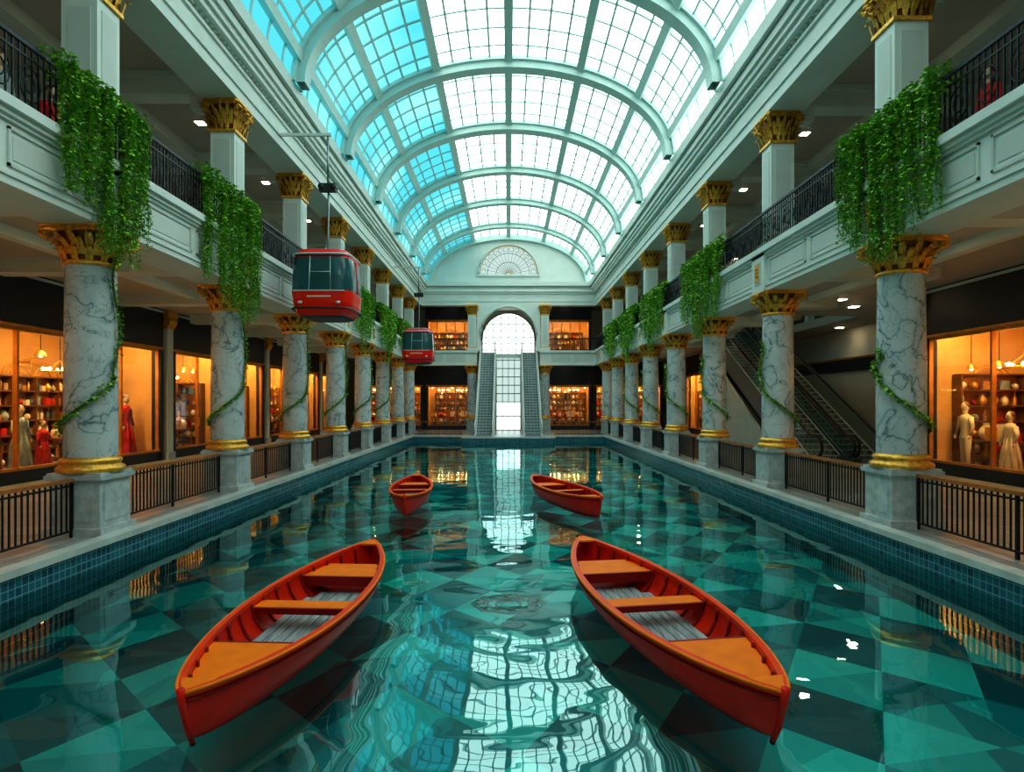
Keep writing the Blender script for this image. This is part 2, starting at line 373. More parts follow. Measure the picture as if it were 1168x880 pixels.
# ------------------------------------------------------------------ galleries
def side(sgn, ys, nm):
    S=lambda x: sgn*x
    b=MB()
    b.box(S(XF),S(7.85),Y0,YF,ZB,ZF-.02,'white')
    b.box(S(XF-.04),S(XF),Y0,YF,ZB+.0,ZB+.12,'white'); b.box(S(XF-.07),S(XF),Y0,YF,ZB+.12,ZB+.17,'white')
    for z0,z1,p in ((ZF-.26,ZF-.20,.05),(ZF-.20,ZF-.12,.10),(ZF-.12,ZF+.03,.17)):
        b.box(S(XF-p),S(XF),Y0,YF,z0,z1,'white')
    y=[Y0]+list(ys)+[YF]
    for i in range(len(y)-1):
        a,c=y[i]+.55,y[i+1]-.55
        if c-a<.8: continue
        m=(a+c)/2
        for p,q in ((a,m-.12),(m+.12,c)):
            for za,zb,ya,yb in ((ZB+.27,ZB+.31,p,q),(ZF-.37,ZF-.33,p,q),(ZB+.27,ZF-.33,p,p+.04),(ZB+.27,ZF-.33,q-.04,q)):
                b.box(S(XF-.03),S(XF),ya,yb,za,zb,'white2')
            b.box(S(XF-.012),S(XF),p+.1,q-.1,ZB+.38,ZF-.44,'white2')
    for yy in ys:
        b.box(S(XF-.10),S(XF),yy-.42,yy+.42,ZB,ZF,'white')
        b.box(S(XF-.12),S(XF-.1),yy-.2,yy+.2,ZB+.22,ZF-.3,'white2')
        b.box(S(XF-.135),S(XF-.12),yy-.14,yy+.14,ZB+.28,ZF-.36,'gold')
        for j in range(8):
            an=2*pi*j/8
            b.ball((S(XF-.14),yy+.075*math.cos(an),ZB+.56+.12*math.sin(an)),.02,.03,.04,'brass',6,4)
    b.obj("balcony_fascia_"+nm)
    b=MB()
    if sgn<0: b.box(-17.5,-7.85,Y0,YB,ZC,ZF,'ceil')
    else:
        b.box(7.85,11.8,Y0,YB,ZC,ZF,'ceil'); b.box(11.8,17.5,Y0,27,ZC,ZF,'ceil'); b.box(11.8,17.5,38,YB,ZC,ZF,'ceil'); b.box(15.2,17.5,27,38,ZC,ZF,'ceil')
    b.obj("floor_gallery_"+nm)
    b=MB()
    for yy in ys:
        x2=13.5 if sgn<0 else 11.7
        b.box(S(7.85),S(x2),yy-.28,yy+.28,ZC-.38,ZC,'white'); b.box(S(7.85),S(x2),yy-.36,yy+.36,ZC-.10,ZC,'white')
    b.box(S(10.6),S(10.9),Y0,YF,ZC-.22,ZC,'white')
    b.obj("trim_lower_beams_"+nm)
    b=MB(); b.box(S(7.9),S(17.6),Y0,YB,ZU+.75,ZU+.95,'ceil'); b.obj("ceiling_gallery_"+nm)
    b=MB()
    for yy in ys:
        b.box(S(7.9),S(13.8),yy-.28,yy+.28,ZU+.2,ZU+.75,'white'); b.box(S(7.9),S(13.8),yy-.38,yy+.38,ZU+.6,ZU+.75,'white')
        b.box(S(7.9),S(8.3),yy-.2,yy+.2,ZU-.15,ZU+.2,'white')
    b.box(S(10.6),S(11.0),Y0,YF,ZU+.45,ZU+.75,'white')
    b.obj("trim_upper_beams_"+nm)
    b=MB()
    b.box(S(XF),S(7.9),Y0,YF,ZU,ZS-.1,'white')
    b.box(S(XF-.05),S(XF),Y0,YF,ZU+.28,ZU+.34,'white')
    for z0,z1,p in ((ZU+.75,ZU+.83,.06),(ZU+.95,ZU+1.1,.22),(ZU+1.1,ZU+1.25,.30),(ZU+1.25,ZU+1.45,.38),(ZU+1.5,ZS+.08,.50)):
        b.box(S(XF-p),S(XF+.05),Y0,YF,z0,z1,'white')
    yy=Y0+.2
    while yy<YF-.2:
        b.box(S(XF-.09),S(XF),yy,yy+.10,ZU+.89,ZU+.95,'white'); yy+=.22
    b.obj("entablature_"+nm)
    b=MB(); y=[Y0]+list(ys)+[YF-.4]
    xr=S(XF+.02)
    for i in range(len(y)-1):
        a,c=y[i]+.0,y[i+1]-.0
        b.box(xr-.03,xr+.03,a,c,ZF+.98,ZF+1.04,'iron'); b.box(xr-.015,xr+.015,a,c,ZF+.82,ZF+.85,'iron'); b.box(xr-.02,xr+.02,a,c,ZF+.08,ZF+.11,'iron')
        n=int((c-a)/.12)
        for j in range(n+1):
            q=a+(c-a)*j/n; b.box(xr-.011,xr+.011,q-.011,q+.011,ZF+.03,ZF+1.0,'iron')
        if y[i]<40:
            m=int((c-a)/.56)
            for j in range(m):
                q=a+(c-a)*(j+.5)/m
                for cz,r in ((ZF+.46,.2),(ZF+.46,.1)):
                    b.tube([(xr,q+r*math.cos(2*pi*t/12),cz+r*1.3*math.sin(2*pi*t/12)) for t in range(13)],.014,'iron',4,caps=False)
    b.obj("balcony_railing_"+nm)
    for i in range(len(ys)):
        a=(ys[i-1]+.5) if i else Y0; c=ys[i]-.5
        b=MB(); xr=S(XC)
        b.box(xr-.045,xr+.045,a,c,.94,1.0,'wood'); b.box(xr-.02,xr+.02,a,c,.86,.89,'iron'); b.box(xr-.02,xr+.02,a,c,.10,.13,'iron')
        n=max(2,int((c-a)/.12))
        for j in range(n+1):
            q=a+(c-a)*j/n; th=.022 if j in (0,n,n//2) else .011
            b.box(xr-th,xr+th,q-th,q+th,0 if th>.02 else .1,.95,'iron')
        b.obj("pool_railing")
side(-1,LY,"left"); side(1,RY,"right")
def fill_lampmesh(k,r):
    b=MB(); b.box(-r-.04,r+.04,-r-.04,r+.04,-.03,0,'white'); b.box(-r,r,-r,r,-.045,-.03,k); return b.mesh("added_fill_lamp")  # square glowing plate, added as fill light
l1=fill_lampmesh('gal',.14); l2=fill_lampmesh('gal2',.12)
for s,ys in ((-1,LY),(1,RY)):  # fill lights added in each bay, lower and upper gallery
    yy=[0.]+[(ys[i]+ys[i+1])/2 for i in range(len(ys)-1)]
    for y in yy:
        inst(l1,"added_fill_lamp",(s*9.3,y,ZC)); 
        inst(l2,"added_fill_lamp",(s*9.4,y,ZU+.75))
for y in (28.5,33,37): inst(l2,"added_fill_lamp",(13.4,y,ZU+.75))
for p in ((16.4,24.5),(16.4,31),(13.4,24.3),(12.0,22.6),(11.2,28.5),(11.2,33.)): inst(l1,"added_fill_lamp",(p[0],p[1],ZC))  # fill lights added to brighten the escalator bay
for x in (-5,0,5): inst(l2,"added_fill_lamp",(x,53,ZU+.75))  # added fill for the far galleries, here and on the next line
for x in (-5,5): inst(l1,"added_fill_lamp",(x,52,ZC))
b=MB(); b.box(-17.9,-17.5,Y0,YB,0,ZU+1,'white2'); b.obj("wall_left_outer")
b=MB(); b.box(17.5,17.9,Y0,YB,0,ZU+1,'white2'); b.obj("wall_right_outer")
b=MB(); b.box(-18,18,Y0-.3,Y0,-1.7,16,'white2'); b.obj("wall_near")
def upperwall(sgn,x,nm):
    b=MB(); b.box(sgn*x,sgn*(x+.15),Y0,YF,ZF,ZU+.75,'white2')
    y=-4.
    while y<46:
        b.box(sgn*(x-.06),sgn*x,y,y+3.6,ZF+.1,ZF+2.9,'navy')
        b.box(sgn*(x-.08),sgn*(x-.06),y+.3,y+3.3,ZF+.3,ZF+2.2,'warmwall')
        for t in (.3,1.3,2.3,3.25): b.box(sgn*(x-.11),sgn*(x-.08),y+t,y+t+.06,ZF+.3,ZF+2.2,'brass')
        b.box(sgn*(x-.18),sgn*x,y-.55,y-.2,ZF,ZU+.2,'white')
        y+=4.6
    b.obj("wall_upper_"+nm)
upperwall(-1,13.9,"left"); upperwall(1,15.6,"right")

# ------------------------------------------------------------------ vault
def ell(t,d=0): return ((VA-d)*math.cos(t), ZS+(VB-d)*math.sin(t))
b=MB(); T=60
for i in range(T):
    t0=pi*i/T; t1=pi*(i+1)/T
    k='sky_c' if (t0*180/pi)>115.9 else 'sky_w'
    (xa,za),(xb,zb)=ell(t0),ell(t1)
    b.add([(xa,Y0,za),(xa,YF,za),(xb,YF,zb),(xb,Y0,zb)],[(0,1,2,3)],k)
b.obj("window_skylight_vault")
def arch(b,y0,y1,do,di,k,T=48):
    vs=[];fs=[]
    for i in range(T+1):
        t=pi*i/T; xo,zo=ell(t,do); xi,zi=ell(t,di)
        vs+=[(xo,y0,zo),(xi,y0,zi),(xi,y1,zi),(xo,y1,zo)]
    for i in range(T):
        for j in range(4): fs.append((i*4+j,i*4+(j+1)%4,i*4+4+(j+1)%4,i*4+4+j))
    b.add(vs,fs,k,False)
def longbar(b,t,w,do,di,k):
    tx,tz=-math.sin(t),math.cos(t)
    L=math.hypot(tx,tz); tx/=L; tz/=L
    vs=[]
    for y in (Y0+.01,YF-.01):
        for d,q in ((do,-1),(do,1),(di,1),(di,-1)):
            x,z=ell(t,d); vs.append((x+tx*q*w/2,y,z+tz*q*w/2))
    b.add(vs,[(0,1,2,3),(7,6,5,4),(0,4,5,1),(1,5,6,2),(2,6,7,3),(3,7,4,0)],k)
b=MB(); ribs=[-3,2.5,8,13.5,19,24.5,30,35.5,41,46.5]
for y in ribs:
    arch(b,y-.26,y+.26,-.05,.40,'rib'); arch(b,y-.38,y+.38,-.05,.14,'rib')
arch(b,YF-.35,YF-.01,-.05,.4,'rib')
for d in (12,38,64,90,116,142,168): longbar(b,d*pi/180,.30,-.03,.20,'rib')
b.obj("skylight_ribs")
b=MB()
for j in range(len(ribs)):
    nxt=ribs[j+1] if j+1<len(ribs) else YF
    n=5
    for q in range(1,n): 
        y=ribs[j]+(nxt-ribs[j])*q/n
        if y<YF-.2: arch(b,y-.032,y+.032,-.02,.05,'rib')
for d0 in (12,38,64,90,116,142):
    for q in (1,2,3): longbar(b,(d0+6.5*q)*pi/180,.07,-.02,.05,'rib')
b.obj("skylight_glazing_bars")

# ------------------------------------------------------------------ far facade
b=MB()
pts=[(-XF,ZS+.06)]+[(x,z+.06) for x,z in (ell(pi-pi*i/40) for i in range(41))]+[(XF,ZS+.06)]
b.prism_xz(pts,YF+.01,YF+.3,'white'); b.obj("wall_far_lunette")
b=MB()
b.box(-XF,XF,YF-.05,YF+.5,ZU,ZS,'white')
for z0,z1,p in ((ZU+.3,ZU+.36,.1),(ZU+.9,ZU+1.05,.15),(ZU+1.05,ZU+1.25,.28),(ZU+1.5,ZS+.05,.4)): b.box(-XF,XF,YF-p,YF,z0,z1,'white')
b.obj("entablature_far")
b=MB(); R=2.35
fp=[(R*math.cos(pi*i/32),R*math.sin(pi*i/32)) for i in range(33)]
b.prism_xz([(x*1.0,z) for x,z in fp][::-1],-.06,-.03,'win_s')
for r,w,k in ((R+.04,.09,'white2'),(R*.97,.03,'gold'),(R*.72,.03,'steel'),(R*.42,.03,'steel'),(.2,.05,'gold')):
    b.tube([(r*math.cos(pi*i/32),-.09,r*math.sin(pi*i/32)) for i in range(33)],w,k,6)
for i in range(1,16):
    a=pi*i/16; b.tube([(.15*math.cos(a),-.08,.15*math.sin(a)),(R*math.cos(a),-.08,R*math.sin(a))],.018,'steel',5)
for i in range(14):
    a=pi*(i+.5)/14; cx,cz=R*.86*math.cos(a),R*.86*math.sin(a)
    b.tube([(cx+.18*math.cos(2*pi*j/10),-.1,cz+.18*math.sin(2*pi*j/10)) for j in range(11)],.018,'steel',5,caps=False)
b.box(-R-.15,R+.15,-.18,0,-.14,0,'white'); b.obj("window_1",(0,YF,12.55))
b=MB()
for s in (-1,1):
    b.box(s*2.5,s*XF,YF-.3,YF+.5,ZB,ZF,'white'); b.box(s*2.45,s*XF,YF-.42,YF-.3,ZF-.15,ZF+.03,'white'); b.box(s*2.5,s*XF,YF-.34,YF-.3,ZB,ZB+.1,'white')
    for q in (3.4,5.2): b.box(s*q,s*(q+1.5),YF-.32,YF-.3,ZB+.28,ZF-.3,'white2')
b.obj("balcony_fascia_far")
b=MB(); b.box(-7.85,-2.5,YF+.5,YB,ZC,ZF,'ceil'); b.box(2.5,7.85,YF+.5,YB,ZC,ZF,'ceil'); b.box(-2.5,2.5,52.6,YB,ZC,ZF,'white'); b.obj("floor_gallery_far")
b=MB(); b.box(-7.9,7.9,YF+.5,YB+.3,ZU+.75,ZU+.95,'ceil'); b.obj("ceiling_far")
b=MB(); rr=2.25; zc=7.75
n=24
for i in range(n):
    a0=pi*i/n; a1=pi*(i+1)/n
    x0,x1=rr*math.cos(a0),rr*math.cos(a1)
    b.prism_xz([(x1,zc+rr*math.sin(a1)),(x0,zc+rr*math.sin(a0)),(x0,ZU),(x1,ZU)],YF-.1,YF+.3,'white')
for s in (-1,1): b.box(s*rr,s*2.5,YF-.1,YF+.3,ZF,ZU,'white')
b.tube([(rr*math.cos(pi*i/n),YF-.12,zc+rr*math.sin(pi*i/n)) for i in range(n+1)],.10,'white2',6)
b.obj("wall_far_arch")
for s in (-1,1):
    b=MB(); a,c=s*3.4,s*6.9
    if a>c: a,c=c,a
    y=YF-.1
    b.box(a,c,y-.03,y+.03,ZF+.96,ZF+1.03,'iron'); b.box(a,c,y-.02,y+.02,ZF+.08,ZF+.12,'iron')
    for j in range(25):
        q=a+(c-a)*j/24; b.box(q-.014,q+.014,y-.014,y+.014,ZF,ZF+1,'iron')
    b.obj("balcony_railing_far")
    b=MB(); a,c=(3.3,6.7) if s>0 else (-6.7,-3.3)
    y=YP+.25
    b.box(a,c,y-.04,y+.04,.94,1.0,'wood'); b.box(a,c,y-.02,y+.02,.1,.14,'iron')
    for j in range(25):
        q=a+(c-a)*j/24; b.box(q-.014,q+.014,y-.014,y+.014,0,.95,'iron')
    b.obj("pool_railing")
b=MB(); b.box(-17.9,17.9,YB,YB+.3,0,ZU+1,'white2'); b.obj("wall_far")
b=MB(); R=2.45; zb=6.7; zs=8.2
pts=[(-R,zb),(R,zb)]+[(R*math.cos(pi*i/24),zs+R*math.sin(pi*i/24)) for i in range(25)]
b.prism_xz(pts,-.1,-.04,'win_w')
for i in range(-3,4):
    x=i*R/3.5; h=zs+math.sqrt(R*R-x*x); b.box(x-.03,x+.03,-.16,-.1,zb,h,'steel')
for z in (7.2,7.8,8.4,9.0,9.6,10.2):
    h=R if z<zs else math.sqrt(max(0,R*R-(z-zs)**2)); b.box(-h,h,-.15,-.1,z-.03,z+.03,'steel')
b.tube([(-R,-.12,zb)]+[(R*math.cos(pi-pi*i/24),-.12,zs+R*math.sin(pi*i/24)) for i in range(25)]+[(R,-.12,zb)],.10,'steel',6)
b.obj("window_2",(0,YB,0))
b=MB(); b.box(-.98,.98,52.5,52.55,2.4,ZC,'win_s'); b.box(-.98,.98,52.5,52.55,0,2.4,'win_w')
for i in range(5): b.box(-1+i*.5-.03,-1+i*.5+.03,52.42,52.5,0,ZC,'rib')
for z in (.05,1.2,2.4,3.1,3.8,4.5,5.2,5.9): b.box(-1,1,52.42,52.5,z-.04,z+.04,'steel')
b.obj("window_3")

# ------------------------------------------------------------------ escalators
def escalator(x0,x1,y0,y1,z1,stepk,clad,loc=(0,0,0),glassy=True):
    b=MB(); z0=0.0
    n=int(round((z1-z0)/.2)); dy=(y1-y0)/n; dz=(z1-z0)/n
    ya,yb=y0-1.0,y1+.9
    b.box(x0+.14,x1-.14,ya,y0,0.0,.06,'steel')
    for i in range(n):
        b.box(x0+.14,x1-.14,y0+i*dy,y0+(i+1)*dy+.02,max(0,(i+1)*dz-.3),(i+1)*dz,stepk)
        b.box(x0+.14,x1-.14,y0+i*dy-.012,y0+i*dy,(i+1)*dz-.03,(i+1)*dz,'clad')
        for j in range(5):
            xx=x0+.2+(x1-x0-.4)*j/4; b.box(xx-.015,xx+.015,y0+i*dy-.008,y0+i*dy,(i)*dz,(i+1)*dz-.03,'dark')
    b.box(x0+.14,x1-.14,y1,yb,z1-.3,z1,'steel')
    b.prism_yz([(y0+1.6,0),(y0+1.65,.0),(y1+.2,z1-.85),(yb,z1-.85),(yb,z1-.95),(y1,z1-.95)],x0+.02,x1-.02,clad)
    for xa,xb in ((x0,x0+.14),(x1-.14,x1)):
        b.prism_yz([(ya,0),(y0+1.7,0),(y1+.1,z1-.9),(yb,z1-.9),(yb,z1+.12),(y1-.1,z1+.14),(y0+.1,.2),(ya,.12)],xa,xb,clad)
        xm=(xa+xb)/2
        b.prism_yz([(ya+.25,.1),(y0+.1,.18),(y1-.1,z1+.12),(yb-.2,z1+.1),(yb-.2,z1+.95),(y1-.15,z1+.98),(y0,1.02),(ya+.2,.95)],xm-.012,xm+.012,'glass_esc' if glassy else 'clad')
        pts=[(xm,ya+.35,.2),(xm,ya+.1,.3),(xm,ya-.02,.55),(xm,ya+.08,.85),(xm,ya+.3,.98),(xm,y0-.1,1.02),(xm,y0+.3,1.18),(xm,y1-.3,z1+.86),(xm,y1+.1,z1+1.0),(xm,yb-.3,z1+1.0),(xm,yb-.05,z1+.85),(xm,yb,z1+.5),(xm,yb-.3,z1+.2)]
        b.tube(pts,.06 if glassy else .045,'dark' if glassy else 'clad',8)
        b.tube([(xm,y0+.1,.22),(xm,y1-.1,z1+.16)],.04,'silver',6)
        if glassy: b.tube([(xm,y0+.3,1.09),(xm,y1-.3,z1+.77)],.02,'silver',6)
    return b.obj("escalator",loc)
escalator(11.95,13.35,25.0,37.0,ZF,'step','escside'); escalator(13.4,14.8,25.0,37.0,ZF,'step','escside')
escalator(-2.35,-1.02,43.4,51.6,ZF,'stepl','clad',(0,0,.05),False).scale.z=.992
escalator(1.02,2.35,43.4,51.6,ZF,'stepl','clad',(0,0,.05),False).scale.z=.992
b=MB(); b.prism_yz([(27.6,0),(37.8,0),(37.8,5.5),(37.2,5.4)],11.80,11.93,'clad'); b.obj("wall_escalator_cladding")

# ------------------------------------------------------------------ storefronts
def pot(b,x,y,z,s,k):
    t=random.choice([0,1,2,3])
    if t==0: b.lathe([(.3*s,0),(.5*s,.3*s),(.45*s,.7*s),(.2*s,1*s),(.28*s,1.15*s)],k,(x,y,z),10)
    elif t==1: b.lathe([(.2*s,0),(.2*s,.8*s),(.08*s,1.1*s),(.08*s,1.4*s)],k,(x,y,z),8)
    elif t==2: b.ball((x,y,z+.4*s),.4*s,.4*s,.4*s,k,10,6)
    else: b.box(x-.4*s,x+.4*s,y-.25*s,y+.25*s,z,z+.9*s,k)
def storefront(w,loc,rot,depth=3.4,zt=4.45,ztop=ZC,mull=4,zroom=5.1):
    root=empty("storefront",loc,rot)
    b=MB()
    b.box(0,w,depth,depth+.1,0,zroom,'warmwall'); b.box(0,.12,.3,depth,0,zroom,'warmwall'); b.box(w-.12,w,.3,depth,0,zroom,'warmwall')
    b.box(0,w,.12,depth,zroom,zroom+.12,'warmwall'); b.box(.12,w-.12,.2,depth,0,.12,'shopfloor')
    b.obj("shop_room",parent=root)
    b=MB()
    b.box(0,w,-.1,.22,zt,ztop,'navy'); b.box(0,w,-.14,-.1,zt-.02,zt+.07,'brass'); b.box(0,w,-.14,-.1,ztop-.14,ztop-.06,'white')
    b.box(0,.22,-.12,.22,0,zt,'navy'); b.box(w-.22,w,-.12,.22,0,zt,'navy')
    b.box(.22,w-.22,-.08,.2,0,.36,'navy')
    b.box(.22,w-.22,-.05,.08,zt-.1,zt,'brass'); b.box(.22,w-.22,-.1,.08,.36,.44,'brass')
    for i in range(mull+1):
        x=.22+(w-.44)*i/mull; b.box(x-.035,x+.035,-.05,.08,.42,zt,'brass')
    b.obj("shop_frame",parent=root)
    b=MB(); b.box(.22,w-.22,.0,.02,.44,zt-.1,'glass'); b.obj("shop_glass",parent=root)
    b=MB(); b.box(w*.1,w*.9,.35,.8,zroom-.1,zroom-.04,'warm'); b.obj("ceiling_light_panel",parent=root)
    return root
def shelfmesh(w,h,rows,name):
    b=MB(); b.box(0,w,.36,.40,0,h,'brass')
    nb=max(1,int(w/1.1))
    for i in range(nb+1):
        x=w*i/nb; b.box(x-.03,x+.03,0,.4,0,h,'shelf')
    for r in range(rows+1):
        z=h*r/rows; b.box(0,w,0,.4,z-.025,z+.025,'shelf')
        if r<rows:
            x=.15
            while x<w-.15:
                s=random.uniform(.20,.36)*min(1,h/rows/.5)
                pot(b,x,.2,z+.025,s,random.choice(['cream','gold','greydress','robe','shelf','cream','blue','gold','cream'])); x+=s+.05
    c=w/2
    for r in (w*.30,w*.22): b.tube([(c+r*math.cos(pi*i/14),.2,h+r*.5*math.sin(pi*i/14)) for i in range(15)],.025,'gold',6)
    for i in range(1,6):
        a=pi*i/6; b.tube([(c,.2,h),(c+w*.3*math.cos(a),.2,h+w*.15*math.sin(a))],.014,'gold',5)
    return b.mesh(name)
def mannequin(k,loc,rot=0,skin='skin',h=1.8,robe=True):
    b=MB(); s=h/1.8
    b.lathe([(.22,0),(.22,.02),(.02,.03)],'steel',n=16)
    if robe:
        b.lathe([(.33,.05),(.31,.3),(.24,.7),(.17,1.0),(.15,1.1),(.19,1.28),(.20,1.38),(.13,1.47),(.055,1.5)],k,n=20,sx=1,sy=.68)
        for i in range(9):
            a=2*pi*i/9; b.tube([(.33*math.cos(a),.23*math.sin(a),.05),(.24*math.cos(a),.17*math.sin(a),.7),(.15*math.cos(a),.1*math.sin(a),1.08)],[.04,.03,.012],k,6)
    else:
        for q in (-.09,.09): b.tube([(q,0,.03),(q,0,.45),(q*.9,0,.9)],[.05,.06,.09],k,10)
        b.lathe([(.17,.85),(.14,1.08),(.19,1.32),(.18,1.42),(.05,1.5)],k,n=18,sy=.65)
    for q in (-1,1):
        b.tube([(q*.18,0,1.40),(q*.25,.0,1.15),(q*.25,-.08,.93)],[.065,.05,.035],k,8); b.ball((q*.25,-.1,.88),.03,.035,.06,skin,8,6)
    b.tube([(0,0,1.46),(0,0,1.58)],[.055,.045],skin,10)
    b.ball((0,-.01,1.68),.082,.1,.125,skin,16,12); b.tube([(0,-.105,1.69),(0,-.125,1.665),(0,-.105,1.655)],.012,skin,6)
    b.ball((0,.02,1.72),.092,.1,.10,'shelf',14,8)
    o=b.obj("mannequin",loc,rot); o.scale=(s,s,s); return o
def place_local(loc,rot,x,y,z=0):
    c,s=math.cos(rot),math.sin(rot); return (loc[0]+c*x-s*y, loc[1]+s*x+c*y, loc[2]+z)
def furnish(w,loc,rot,depth=3.4,end=None,endw=2.2,h=3.1):
    me=shelfmesh(w*.44,h,6,"display_shelf")
    inst(me,"display_shelf",place_local(loc,rot,.55,depth-.45,.12),rot)
    inst(me,"display_shelf",place_local(loc,rot,w*.5+.1,depth-.45,.12),rot)
    if end=='hi':
        me=shelfmesh(endw,h,6,"display_shelf"); inst(me,"display_shelf",place_local(loc,rot,w-.56,depth-.5,.12),rot-pi/2)
    if end=='lo':
        me=shelfmesh(endw,h,6,"display_shelf"); inst(me,"display_shelf",place_local(loc,rot,.56,depth-.5-endw,.12),rot+pi/2)
    for fx in (.26,.66):
        b=MB(); b.box(-.8,.8,-.4,.4,.92,.98,'shelf')
        for sx in (-.7,.7):
            for sy in (-.3,.3): b.tube([(sx,sy,0),(sx,sy,.92)],[.025,.045],'brass',8)
        b.box(-.72,.72,-.32,.32,.3,.34,'shelf')
        for i in range(6): pot(b,-.65+i*.26,random.uniform(-.2,.2),.98,random.uniform(.3,.6),random.choice(['cream','gold','robe','cream']))
        for i in range(4): pot(b,-.55+i*.36,0,.34,.3,random.choice(['cream','gold','blue']))
        b.obj("display_table",place_local(loc,rot,w*fx,1.3,.12),rot)
    b=MB()
    for i in range(5):
        x=w*(i+.5)/5; z=random.uniform(3.2,3.8)
        b.tube([(x,1.1,z+.2),(x,1.1,5.08)],.012,'iron',5); b.lathe([(.18,0),(.14,.12),(.04,.2)],'brass',(x,1.1,z),14); b.ball((x,1.1,z+.02),.06,.06,.06,'bulb',10,6)
    for x in (w*.3,w*.7):
        b.tube([(x+.5*math.cos(2*pi*j/20),1.9+.5*math.sin(2*pi*j/20),3.4) for j in range(21)],.03,'gold',6,caps=False); b.tube([(x,1.9,3.3),(x,1.9,5.08)],.015,'iron',5)
        for j in range(8):
            a=2*pi*j/8; b.tube([(x,1.9,3.8),(x+.5*math.cos(a),1.9+.5*math.sin(a),3.4)],.012,'gold',5); b.ball((x+.5*math.cos(a),1.9+.5*math.sin(a),3.48),.05,.05,.07,'bulb',8,6)
    b.obj("pendant_lamps",loc,rot)
RL=pi/2; RR=-pi/2
lw=[(-5.6,4.2),(4.8,14.6),(15.2,25.2),(25.9,30.4),(31.1,35.6),(36.3,40.8),(41.5,46.0),(46.6,49.8)]
for a,c in lw:
    L=(-14,a,0); storefront(c-a,L,RL,mull=4 if c-a>6 else 2); furnish(c-a,L,RL,end='hi',endw=1.3 if a==15.2 else 2.2)
rw=[(-5.6,4.2),(4.8,14.6),(15.2,21.0),(39.1,43.6),(44.3,49.2)]
for a,c in rw:
    L=(14,c,0); storefront(c-a,L,RR,mull=2); furnish(c-a,L,RR,end='lo',endw=2.1)
b=MB(); b.box(13.9,17.3,21.15,21.3,0,ZC,'white2'); b.box(17.3,17.5,21.3,38.7,0,ZC,'white2'); b.box(13.9,17.3,38.7,38.9,0,ZC,'white2')
b.obj("wall_escalator_bay")
b=MB(); b.box(17.22,17.3,22.5,38,3.9,4.5,'navy'); b.box(17.18,17.3,22.5,38,4.5,4.6,'brass'); b.obj("trim_escalator_bay_sign")
b=MB(); b.box(-.22,.1,-.28,.28,0,.3,'stone'); b.box(-.15,.1,-.22,.22,.3,5.3,'white'); 
pil=b
pil.box(-.19,.1,-.26,.26,5.3,5.42,'gold'); pil.box(-.22,.1,-.30,.30,5.42,5.75,'gold'); pil.box(-.28,.1,-.36,.36,5.75,6.02,'gold')
for i in range(5):
    y=-.24+i*.12; pil.tube([(-.2,y,5.42),(-.26,y,5.6),(-.33,y,5.68),(-.3,y,5.6)],[.05,.05,.035,.02],'gold',6)
pm=pil.mesh("shop_pilaster")
for y in (4.5,14.9,25.55,30.75,35.95,41.15,46.3):
    o=inst(pm,"shop_pilaster",(-13.95,y,0),pi)
for y in (4.5,14.9,21.3,38.8,43.95): inst(pm,"shop_pilaster",(13.8,y,0),0)
for x0,w in ((-13.4,6.0),(-7.2,4.4),(2.8,4.4),(7.4,6.0)):
    L=(x0,54.4,0); storefront(w,L,0,depth=3.0,mull=5,zt=3.8); furnish(w,L,0,3.0)
for x0,w in ((-7.2,4.4),(2.8,4.4)):
    L=(x0,54.4,ZF); storefront(w,L,0,depth=3.0,mull=5,zt=3.0,ztop=ZU+.7-ZF,zroom=3.6)
    inst(shelfmesh(w*.8,2.1,4,"display_shelf"),"display_shelf",(x0+.4,56.7,ZF+.12),0)
mannequin('robe',(-14.75,24.1,.12),pi/2,h=2.5)
mannequin('greydress',(-14.75,18.9,.12),pi/2,h=2.1)
mannequin('robe',(-14.8,19.9,.12),pi/2,h=1.6); mannequin('robe',(-14.8,17.6,.12),pi/2,h=1.7)
mannequin('blue',(-14.8,27.3,.12),pi/2,robe=False)
mannequin('cream',(14.75,20.2,.12),-pi/2,skin='cream',robe=False,h=2.2)
mannequin('cream',(14.75,18.4,.12),-pi/2,skin='cream',h=1.9)
mannequin('robe',(8.6,11.2,ZF),-pi/2,h=1.85); mannequin('robe',(8.7,10.2,ZF),-pi/2,h=1.85)
mannequin('robe',(-8.5,11.6,ZF),pi/2,h=1.7); mannequin('greydress',(-8.6,10.6,ZF),pi/2,h=1.75)

